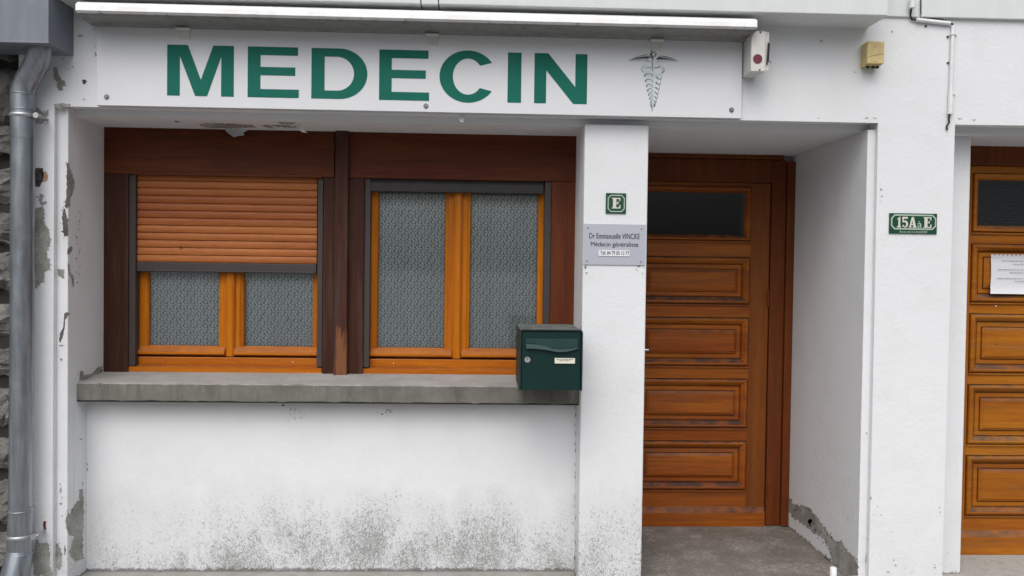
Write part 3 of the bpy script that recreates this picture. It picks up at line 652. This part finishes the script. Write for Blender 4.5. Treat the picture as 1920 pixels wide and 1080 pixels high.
for i in range(7):                                  # coils of the two snakes
    y = 455+i*78-i*i*2.2; wl = 118*(1-i/8.2); c0 = 725
    s.k = 0; stroke(s, bez((c0-wl, y+30), (c0-wl*.3, y-15), (c0+wl, y+78), 10), 46*(1-i*.09), 30*(1-i*.09), 0)
    s.k = 1; stroke(s, bez((c0-wl, y+35), (c0-wl*1.02, y-18), (c0-10, y), 8), 24*(1-i*.08), 7, 1); stroke(s, bez((c0-5, y+12), (c0-18, y+30), (c0-8, y+48), 5), 12*(1-i*.07), 5, 1)
    stroke(s, bez((c0+wl*.45, y+38), (c0+wl*.7, y+76), (c0+wl*.98, y+76), 6), 20*(1-i*.08), 6, 1); stroke(s, bez((c0+wl*.9, y+80), (c0+wl*1.15, y+62), (c0+wl*1.08, y+24), 6), 9, 4, 1)
s.k = 0; stroke(s, bez((640,320),(520,400),(640,440)), 50, 50); stroke(s, bez((640,430),(760,440),(850,470)), 50, 40); stroke(s, bez((800,330),(940,380),(850,440)), 40, 36)
s.k = 1; stroke(s, bez((600,330),(540,380),(580,425)), 5, 9, 1); stroke(s, bez((625,375),(660,355),(700,358)), 6, 12, 1); stroke(s, bez((740,360),(790,372),(830,345)), 8, 14, 1); stroke(s, bez((895,390),(885,430),(850,440)), 8, 14, 1); stroke(s, bez((860,360),(890,400),(850,420)), 5, 5, 1)
s.k = 0; stroke(s, [(734,200),(734,420)], 26, 26, 0); s.k = 1; stroke(s, [(718,200),(717,405)], 14, 10, 2)
stroke(s, [(712,95),(704,130),(712,160)], 14, 20, 1); stroke(s, bez((765,125),(735,140),(700,160)), 8, 22, 1); stroke(s, bez((700,160),(690,200),(740,215)), 36, 44, 1); stroke(s, [(770,150),(762,205)], 26, 14, 1)
for i in range(8):                                  # feathers
    t = i/7
    stroke(s, bez((690-60*t, 215-35*t*(1.2-t)), (600-110*t, 215-10*t), (690-305*t+ (1-t)*0, 285-18*t), 8), 13, 6, 1)
    s.k = 2 if i % 2 else 1
    stroke(s, bez((775+60*t, 235-45*t*(1.2-t)), (850+110*t, 225-10*t), (780+295*t, 292-18*t), 8), 15, 5, 1); s.k = 1
stroke(s, bez((655,175),(520,180),(385,260)), 9, 7, 2); stroke(s, bez((770,250),(800,215),(840,192)), 10, 10, 2); stroke(s, bez((840,192),(960,200),(1080,265)), 11, 7, 2)
stroke(s, [(695,890),(705,920),(712,940)], 22, 16, 1); stroke(s, [(760,865),(745,900),(735,930)], 6, 14, 1); stroke(s, [(714,930),(714,995)], 12, 8, 1)
s.build('emblem', [PALEG, DKG, mat_plain('mid_green_grey_vinyl', (.26,.34,.33), .45)], S)
for px, py in ((199.5,181.5),(798.5,198.5),(1372,206)):
    c = P(px, py, dG-.003); s = MB(); s.disc((c.x, c.z), .0115, dG-.002, dG+.001, 16); s.disc((c.x, c.z), .0065, dG-.007, dG-.002, 12); s.build('screw', SCREWM, S)

# ================================================================= AWNING
aF, aB = -.185, -.03
ax0, ax1 = X(140,14,aF), X(1421,42,aF); az1 = Z(800,22.5,aF)-.0; az0 = Z(800,40.5,aF)
A = thing('folded_awning', 'closed white awning cassette fixed above the MEDECIN sign', 'awning', ((ax0+ax1)/2, 0, az0))
h = az1-az0
pr = [(aF+.018, az1+.012), (aF+.006, az1+.004), (aF, az1-.008), (aF-.001, az0+.012), (aF+.005, az0+.002), (aF+.014, az0-.003), (aF+.03, az0-.004), (aB-.03, az0-.006), (aB-.02, az0-.012), (aB, az0-.012), (aB, az1+.01)]
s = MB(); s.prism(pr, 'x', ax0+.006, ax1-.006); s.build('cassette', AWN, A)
for xe, sg in ((ax0, 1), (ax1, -1)):
    s = MB(); s.prism([(y, z_ - (.001 if i > 4 else 0)) for i, (y, z_) in enumerate([(aF+.020, az1+.010), (aF+.008, az1), (aF+.006, az0+.012), (aF+.016, az0), (aB+.004, az0-.010), (aB+.004, az1+.008)])], 'x', xe, xe+.008*sg); s.build('end_cap', AWN, A)
for px in (345, 811, 1232):
    c = X(px, 60, -.035); s = MB(); s.box(c-.022, c+.022, -.027, -.0225, az0-.056, az0-.008, .001); s.box(c-.030, c+.030, -.06, -.0295, az0-.020, az0-.0125, .002); s.build('bracket', WPLAST, A)

# ================================================================= CONTROL BOX (white, red spot)
cF = -.13; bx0, bx1 = X(1408.5,100,cF), X(1435,100,cF); bz1, bz0 = Z(1420,58,cF), Z(1420,134,cF)
K = thing('control_box', 'small white box with a dark red round spot at the end of the awning', 'box', ((bx0+bx1)/2, 0, bz0))
s = MB(); s.box(bx0, bx1, cF, -.001, bz0, bz1, .003); s.build('case', WPLAST, K)
c = P(1420.5, 110.5, cF); s = MB(); s.disc((c.x, c.z), .0205, cF-.002, cF+.002, 28); s.build('red_spot', RED, K)
for px, py in ((1426,60.5),(1424.5,131)): s = MB(); c = P(px, py, cF-.001); s.disc((c.x, c.z), .004, cF-.0015, cF+.001, 8); s.build('screw', BLACK, K)
s = MB(); s.box(bx1+.001, bx1+.020, cF+.012, cF+.016, bz0+.008, bz1, .001); s.box(bx1+.001, bx1+.004, cF+.012, -.002, bz0+.005, bz1, .001); s.build('side_flange', WPLAST, K)
s = MB(); c = P(1441, 80, cF+.005); e_ = P(1438, 121, cF+.005); s.tube([c, P(1440,98,cF+.004), e_], .0035, 8); s.build('cable', BLACK, K); s = MB(); s.tube([P(1443,82,cF+.008), P(1441,115,cF+.008), P(1446,117,cF)], .0022, 8); s.build('cable', BLACK, K)

# ================================================================= JUNCTION BOX (yellow)
jF = -.075; jx0, jx1 = X(1626.5,100,jF), X(1658.5,100,jF); jz1, jz0 = Z(1642,77,jF), Z(1642,121,jF)
J = thing('junction_box', 'small yellowed plastic box with a crack across its lid, on the white wall', 'box', ((jx0+jx1)/2, 0, jz0))
s = MB(); s.box(jx0+.002, jx1-.002, jF+.02, -.001, jz0+.001, jz1-.001, .003); s.build('case', YEL, J)
s = MB(); s.box(jx0, jx1, jF, jF+.018, jz0+.004, jz1, .004); s.build('lid', YEL, J)
for py in (87, 115): c = P(1642, py, jF); s = MB(); s.disc((c.x, c.z), .0035, jF-.0008, jF+.003, 8); s.build('screw', SCREWM, J)
s = MB(); 
for a, c in (((1627,107),(1634,104.5)),((1634,104.5),(1644,103)),((1644,103),(1650,101)),((1650,101),(1657,101.5))): p, q = P(*a, jF-.0006), P(*c, jF-.0006); s.faces([p, q, q-Vector((0,0,.0016)), p-Vector((0,0,.0016))], [(0,1,2,3)])
s.build('crack', HOLE, J)
for k in (.25, .55, .8): x_ = jx0+(jx1-jx0)*k; s = MB(); s.tube([(x_, -.04, jz0-.008), (x_, -.04, jz0+.004)], .008, 10); s.build('cable_gland', BLACK, J)

# ================================================================= CONDUIT
cy = -.012
T = thing('conduit', 'white plastic cable tubing bent round the corner of the upper wall', 'conduit', (X(1784,130,cy), 0, Z(1784,215,cy)))
t1 = MB(); t1.tube([P(1711,-6,-.035), P(1710,15,-.035)], .0125, 14); t1.tube([P(1717.5,37,cy), P(1781,44,cy)], .009, 14); t1.tube([P(1787,48,cy), P(1782.5,178,cy)], .0085, 14); t1.tube([P(1783,175,cy), P(1781.5,214,cy)], .0115, 14)
t1.build('tube', WTUBE, T)
s = MB(); s.tube([P(1710,12,-.03), P(1708,20,-.02), P(1707,30,-.012), P(1710,36,-.010), P(1719,38,-.010)], .0045, 8); s.build('cable', BLACK, T); s = MB(); s.tube([P(1780,43.5,-.012), P(1786,45,-.012), P(1786.5,52,-.012)], .005, 8); s.build('cable', BLACK, T)
s = MB(); s.tube([P(1781,212,cy), P(1779,224,-.008), P(1780,230,-.01), P(1775,236,-.006), P(1776,244,-.006)], .0042, 8); s.build('cable', BLACK, T); s = MB(); s.tube([P(1726,-4,-.022), P(1726,22,-.024), P(1731,32,-.006), P(1765,36,-.004), P(1782,43,-.006)], .002, 6); s.build('cable', BLACK, T)
for px, py in ((1786.5,64),(1783.5,176)): s = MB(); c = P(px, py, cy); s.tube([c-Vector((0,0,.004)), c+Vector((0,0,.004))], .0125, 14); s.box(c.x+.008, c.x+.024, -.006, -.001, c.z-.003, c.z+.003); s.build('clip', WTUBE, T)
for px, py in ((1777,69),(1777.5,118),(1736,49)): s = MB(); c = P(px, py, -.003); s.disc((c.x, c.z), .005, -.005, 0, 8); s.build('nail', BLACK, T)

# ================================================================= GUTTER BOX AND DOWNPIPE
gx1 = X(91,40,-.215); gz0 = Z(50,79.5,-.215)
s = MB(); s.box(-3.3, gx1, -.215, .0, gz0, gz0+.7, .002)
G = thing('gutter_box', 'square blue grey metal gutter box above the downpipe', 'gutter', (gx1, 0, gz0)); s.build('casing', BOXM, G)
s = MB(); s.box(-3.3, gx1+.0015, -.2165, -.212, gz0-.002, gz0+.006, .001); s.build('edge_trim', BOXM, G)
pd = -.075; D_ = thing('downpipe', 'grey zinc rainwater downpipe with a swan neck bend, left of the white pilaster', 'drainpipe', (X(40,900,pd), pd, 0))
pts = [(74,70,-.12),(74,92,-.12),(73,104,-.115),(69,118,-.105),(61,134,-.09),(51,150,-.08),(45,164,-.075),(42.5,178,pd),(42.5,200,pd),(43,260,pd)]
s = MB(); s.tube([P(*p) for p in pts], .049, 28); s.tube([P(43,215,pd), P(41.5,600,pd), P(39,975,pd)], .0475, 28); s.build('pipe', ZINC, D_)
s = MB(); s.tube([P(39.5,950,pd), P(38,1010,pd), P(37,1035,pd)], .0515, 28); s.tube([P(37,1035,pd), P(34,1050,-.085), P(29,1075,-.10), P(25,1110,-.12), P(22,1130,-.13)], [.053,.055,.057,.058,.058], 28); s.build('shoe', ZINC, D_)
for y, rr in ((217,.0515),(1004,.055),(177,.0505),(206,.0500),(956,.0535),(1036,.0545)):
    s = MB(); c = P(43-(y>900)*4.5, y, pd); hh = .008 if y in (217,1004) else .0025
    s.tube([c-Vector((0,0,hh)), c-Vector((0,0,hh*.5)), c+Vector((0,0,hh*.5)), c+Vector((0,0,hh))], [rr-.001, rr+.002, rr+.002, rr-.001], 28)
    if y in (217,1004): s.tube([(c.x+.045, pd-.01, c.z), (c.x+.075, pd+.0, c.z)], .007, 10); s.tube([(c.x+.066, pd-.02, c.z), (c.x+.066, 0, c.z)], .006, 10); s.disc((c.x+.066, c.z), .012, pd-.024, pd-.014, 12)
    s.build('collar', mat_zinc('bright_zinc', (.36,.38,.4), (.48,.5,.52), .35, .8) if hh > .005 else ZINC, D_)

# ================================================================= NEIGHBOUR STONE WALL
SW = thing('stone_wall', 'rough grey rubble stone wall beyond the downpipe', 'wall', (XL-.3, .1, 0))
s = MB(); s.box(-4.2, XL-.001, .06, 1.0, -.2, gz0+.5); s.build('mortar_bed', MORTAR_SHADE, SW)
st = MB(); rnd = random.Random(11)
z = -.15
while z < gz0+.2:
    hh = rnd.uniform(.14, .27); x = XL-.004
    while x > -3.6:
        wd = rnd.uniform(.18, .42); x0_, x1_ = x-wd+.012, x-rnd.uniform(.004,.014); z0_, z1_ = z+rnd.uniform(.004,.018), z+hh-rnd.uniform(.008,.02); yy = rnd.uniform(.005,.035)
        n = 8; grid = []
        for j in range(n+1):
            rw = []
            for i in range(n+1):
                u, v = i/n, j/n; e = min(u, 1-u, v, 1-v)
                dd = .06*(1-min(1, e*4))**2; rw.append(st.bm.verts.new((x0_+(x1_-x0_)*u+rnd.gauss(0,.007), yy+dd+rnd.gauss(0,.0075), z0_+(z1_-z0_)*v+rnd.gauss(0,.007))))
            grid.append(rw)
        for j in range(n):
            for i in range(n): f = st.bm.faces.new((grid[j][i], grid[j][i+1], grid[j+1][i+1], grid[j+1][i])); f.smooth = False
        x -= wd
    z += hh
st.build('stones', STONE, SW)

# ================================================================= PLATES AND TEXT
def text(body, size, mat, name, parent, cx, y, cz, width=None, height=None, slant=0, bold=0):
    cu = bpy.data.curves.new(name, 'FONT'); cu.body = body; cu.size = size; cu.align_x = 'CENTER'; cu.align_y = 'CENTER'; cu.shear = slant
    o = bpy.data.objects.new('tmp', cu); C.objects.link(o); bpy.context.view_layer.update()
    me = bpy.data.meshes.new_from_object(o.evaluated_get(bpy.context.evaluated_depsgraph_get())); bpy.data.objects.remove(o)
    xs = [v.co.x for v in me.vertices]; ys = [v.co.y for v in me.vertices]; sx = width/(max(xs)-min(xs)) if width else 1; sy = height/(max(ys)-min(ys)) if height else sx
    mx, my = (max(xs)+min(xs))/2, (max(ys)+min(ys))/2; po = ORG[parent.name]
    for v in me.vertices: v.co = Vector((cx+(v.co.x-mx)*sx, y, cz+(v.co.y-my)*sy)) - po
    if bold:
        b2 = bmesh.new(); b2.from_mesh(me); gg = bmesh.ops.duplicate(b2, geom=b2.verts[:]+b2.edges[:]+b2.faces[:])['geom']
        for v in gg:
            if isinstance(v, bmesh.types.BMVert): v.co += Vector((bold, -.0001, 0))
        b2.to_mesh(me); b2.free()
    me.materials.clear(); me.materials.append(mat); me.name = name; ob = bpy.data.objects.new(name, me); C.objects.link(ob); ob.parent = parent; return ob
def quad(mb, p): mb.sheet([Vector(q) for q in p])
def oct_ring(mb, x0, x1, z0, z1, c, t, y):
    o = [(x0+c,z0),(x1-c,z0),(x1,z0+c),(x1,z1-c),(x1-c,z1),(x0+c,z1),(x0,z1-c),(x0,z0+c)]; c2 = c
    i_ = [(x0+c2+t*.4,z0+t),(x1-c2-t*.4,z0+t),(x1-t,z0+c2+t*.4),(x1-t,z1-c2-t*.4),(x1-c2-t*.4,z1-t),(x0+c2+t*.4,z1-t),(x0+t,z1-c2-t*.4),(x0+t,z0+c2+t*.4)]
    for k in range(8): a, b_ = k, (k+1) % 8; mb.faces([(o[a][0],y,o[a][1]),(o[b_][0],y,o[b_][1]),(i_[b_][0],y,i_[b_][1]),(i_[a][0],y,i_[a][1])], [(0,1,2,3)])
SE = [(0,0),(1,0),(1,.34),(.9,.34),(.84,.10),(.52,.10),(.52,.46),(.66,.46),(.70,.36),(.76,.36),(.76,.68),(.70,.68),(.66,.56),(.52,.56),(.52,.90),(.82,.90),(.88,.68),(.97,.68),(.97,1),(0,1),(0,.93),(.13,.90),(.13,.10),(0,.07)]
S1 = [(0,0),(1,0),(1,.08),(.78,.12),(.78,1),(.55,1),(.05,.80),(.05,.74),(.32,.80),(.32,.12),(0,.08)]
S5 = [(.06,1),(.92,1),(.86,.82),(.30,.82),(.28,.62)] + arc(.50,.33,.46,.33,110,-135,16) + [(.10,.14),(.14,.26),(.34,.22),(.36,.10)] + arc(.46,.30,.20,.21,-80,100,10) + [(.24,.46),(.10,.50)]
SA = [(0,0),(.40,0),(.40,.08),(.30,.10),(.34,.24),(.56,.24),(.60,.10),(.50,.08),(.50,0),(1,0),(1,.08),(.92,.10),(.62,1),(.38,1),(.10,.10),(0,.08)]
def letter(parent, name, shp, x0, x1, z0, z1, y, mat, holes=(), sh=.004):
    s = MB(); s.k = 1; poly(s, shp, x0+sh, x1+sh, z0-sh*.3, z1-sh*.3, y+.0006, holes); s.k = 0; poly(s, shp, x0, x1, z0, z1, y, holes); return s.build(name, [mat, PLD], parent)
# plate E
pE = dM-.006; ex0, ex1 = X(1136,381,pE), X(1174,381,pE); ez0, ez1 = Z(1155,400.5,pE), Z(1155,362,pE)
E_ = thing('house_letter_plate', 'small square green enamel plate with a cream letter E on the pillar', 'house sign', ((ex0+ex1)/2, pE, ez0))
s = MB(); s.box(ex0, ex1, pE, dM-.001, ez0, ez1, .0015); s.build('plate', PLG, E_)
w_ = ex1-ex0; s = MB(); oct_ring(s, ex0+w_*.09, ex1-w_*.07, ez0+w_*.08, ez1-w_*.09, w_*.15, w_*.045, pE-.0008); s.build('border_line', CREAMG, E_)
letter(E_, 'letter', SE, ex0+w_*.29, ex0+w_*.72, ez0+w_*.25, ez0+w_*.77, pE-.0016, CREAM)
# plate 15A a E
pN = -.006; nx0, nx1 = X(1667.5,420,pN), X(1757,420,pN); nz0, nz1 = Z(1712,438.5,pN), Z(1712,400,pN)
N_ = thing('house_number_plate', 'green enamel plate reading 15A à E on the right hand white pilaster', 'house sign', ((nx0+nx1)/2, pN, nz0))
s = MB(); s.box(nx0, nx1, pN, -.001, nz0, nz1, .0015); s.build('plate', PLG, N_)
W_, H_ = nx1-nx0, nz1-nz0; U = lambda u: nx0+W_*(u-325)/1080; V = lambda v: nz1-H_*(v-235)/465
s = MB(); oct_ring(s, U(360), U(1385), V(605), V(262), W_*.075, W_*.028, pN-.0008); s.build('border_line', CREAMG, N_)
zb_, zt_ = V(560), V(318)
letter(N_, 'letter', S1, U(490), U(590), zb_, zt_, pN-.0016, CREAM, sh=.002); letter(N_, 'letter', S5, U(600), U(750), zb_, zt_, pN-.0020, CREAM, sh=.002)
letter(N_, 'letter', SA, U(755), U(940), zb_, zt_, pN-.0016, CREAM, [[(.37,.34),(.53,.34),(.46,.66)]], sh=.002); letter(N_, 'letter', SE, U(1090), U(1275), zb_, zt_, pN-.0016, CREAM, sh=.002)
text('à', .03, CREAMG, 'letter', N_, U(1005), pN-.0016, (V(560)+V(410))/2, U(1055)-U(955), V(410)-V(560), bold=.0006)
text('Route de la LAUZIERE', .01, CREAMG, 'small_text', N_, U(870), pN-.0012, V(655), U(1190)-U(550), V(632)-V(680), .35)
# doctor's plate
pP = dM-.005; qx0, qx1 = X(1094.5,458,pP), X(1210.5,458,pP); qz0, qz1 = Z(1152,497,pP), Z(1152,420,pP)
Q_ = thing('name_plate', 'silver grey engraved doctor plate screwed to the pillar below the letter plate', 'name plate', ((qx0+qx1)/2, pP, qz0))
s = MB(); s.box(qx0, qx1, pP, dM-.001, qz0, qz1, .001); s.build('plate', SILV, Q_)
pw, ph = qx1-qx0, qz1-qz0; a = lambda u: qx0+pw*(u-92)/697; c2 = lambda v: qz1-ph*(v-480)/462
text('Dr Emmanuelle VINCKE', .02, INK, 'engraving', Q_, a(436), pP-.0008, c2(616), a(720)-a(152), c2(586)-c2(648), bold=.0007)
text('Médecin généraliste', .02, INK, 'engraving', Q_, a(438), pP-.0008, c2(716), a(705)-a(170), c2(684)-c2(750), bold=.0007)
s = MB(); s.box(a(262), a(608), pP-.003, pP, c2(842), c2(776), .0005); s.build('phone_strip', PAPER, Q_)
text('Tél: 04 79 05 13 77', .02, INK, 'engraving', Q_, a(441), pP-.0036, c2(806), a(602)-a(280), c2(785)-c2(827), bold=.0006)
for u, v in ((138,528),(740,532),(133,900),(737,901)): s = MB(); s.disc((a(u), c2(v)), .0035, pP-.0025, pP, 12); s.build('screw', SCREWM, Q_)

# ================================================================= MAILBOX
mF = -.235; mx0, mx1 = X(974.5,675,mF), X(1092.5,675,mF); mz0, mz1 = Z(1033,733,mF), Z(1033,618,mF); mB = .125
mz0 = max(mz0, ZST+.012)
M_ = thing('mailbox', 'dark green metal mailbox standing on the window ledge against the pillar', 'mailbox', ((mx0+mx1)/2, 0, mz0))
s = MB(); r = .012
def rr(x0, x1, z0, z1, r, n=5):
    out = [(x0, z0), (x1, z0)]
    out += [(x1-r+r*math.cos(t), z1-r+r*math.sin(t)) for t in [math.pi/2*i/n for i in range(n+1)]]
    out += [(x0+r+r*math.cos(t), z1-r+r*math.sin(t)) for t in [math.pi/2+math.pi/2*i/n for i in range(n+1)]]
    return out
# shell: hood open to the front (outer and inner outline), then body
o_ = rr(mx0, mx1, mz0, mz1, r); i_ = rr(mx0+.006, mx1-.006, mz0, mz1-.006, r-.004); n = len(o_)
for k in range(1, n): 
    p, q, p2, q2 = o_[k], o_[(k+1) % n], i_[k], i_[(k+1) % n]
    s.k = 0; s.faces([(p[0],mF,p[1]),(q[0],mF,q[1]),(q2[0],mF,q2[1]),(p2[0],mF,p2[1])], [(0,1,2,3)])
    s.faces([(p2[0],mF,p2[1]),(q2[0],mF,q2[1]),(q2[0],mF+.02,q2[1]),(p2[0],mF+.02,p2[1])], [(0,1,2,3)])
    s.k = 1 if (p[1] > mz1-.006 and q[1] > mz1-.006) else 2; s.faces([(p[0],mF,p[1]),(q[0],mF,q[1]),(q[0],mB,q[1]),(p[0],mB,p[1])], [(0,1,2,3)])
s.k = 2; s.faces([(p[0], mB, p[1]) for p in o_], [tuple(range(n))]); s.box(mx0+.006, mx1-.012, mF+.02, mB-.002, mz0+.002, mz0+.006); s.build('housing', [MAILD, MAILT, MAILG], M_)
s = MB(); s.box(mx0+.008, mx1-.008, mF+.006, mF+.018, mz0+.002, mz1-.010, .003); dr = s.build('door', MAILG, M_)
U = lambda u: mx0+(mx1-mx0)*(u-150)/712; V = lambda v: mz1-(mz1-mz0)*(v-232)/690
top_ = [(215,335),(800,332),(806,345),(804,440)]; wav = [(210,388)] + bez((300,392),(420,430),(520,448),8) + bez((540,452),(700,470),(802,436),8)
s = MB(); s.prism([(U(a_), V(b_)) for a_, b_ in [(218,380),(215,345),(225,335),(800,332),(806,345),(804,430)] + list(reversed(bez((560,448),(700,462),(800,434),8))) + list(reversed(bez((300,388),(420,425),(540,446),8)))], 'y', mF+.002, mF+.006); s.build('flap', MAILF, dr)
s = MB(); lo = bez((225,448),(330,440),(500,468),8) + bez((520,474),(660,500),(806,440),8); hi = list(reversed(bez((215,392),(330,390),(500,440),8) + bez((520,446),(680,468),(804,434),8)))
s.prism([(U(a_), V(b_)) for a_, b_ in lo+hi], 'y', mF-.008, mF+.005); s.build('grip', mat_plain('grey_green_grip', (.045,.085,.083), .45, 0, .2, 12), dr)
s = MB(); s.disc((U(237), V(574)), .0125, mF+.000, mF+.007, 24); s.k = 1; s.disc((U(237), V(560)), .003, mF-.001, mF+.001, 8); s.build('lock', [LOCKM, BLACK], dr)
s = MB(); s.box(U(532), U(780), mF+.003, mF+.007, V(620), V(542), .001); s.k = 1; s.box(U(546), U(775), mF+.001, mF+.004, V(612), V(552)); s.build('name_label', [MAILD, STICKER], dr)
s = MB()
for v, a_, b_ in ((566,566,760),(580,600,715)):
    x_ = a_
    while x_ < b_: wd = random.uniform(14,34); s.box(U(x_), U(min(b_, x_+wd)), mF+.0004, mF+.0008, V(v+3), V(v-3)); x_ += wd+7
s.build('label_text', INK, dr)

# ================================================================= SMALL STUB
c = PZ(1562, 1120, 0); s = MB(); yy = .035; xx = X(1562.5,1075,yy); zt = Z(1562,1063.5,yy); s.tube([(xx,yy,.0),(xx,yy,zt-.004),(xx,yy,zt)], [.0155,.0155,.012], 18)
tag(s.build('pipe_stub', WTUBE, loc=(xx,yy,0)), 'short white plastic tube standing on the floor at the porch corner', 'pipe')
print('objects', len(C.objects))
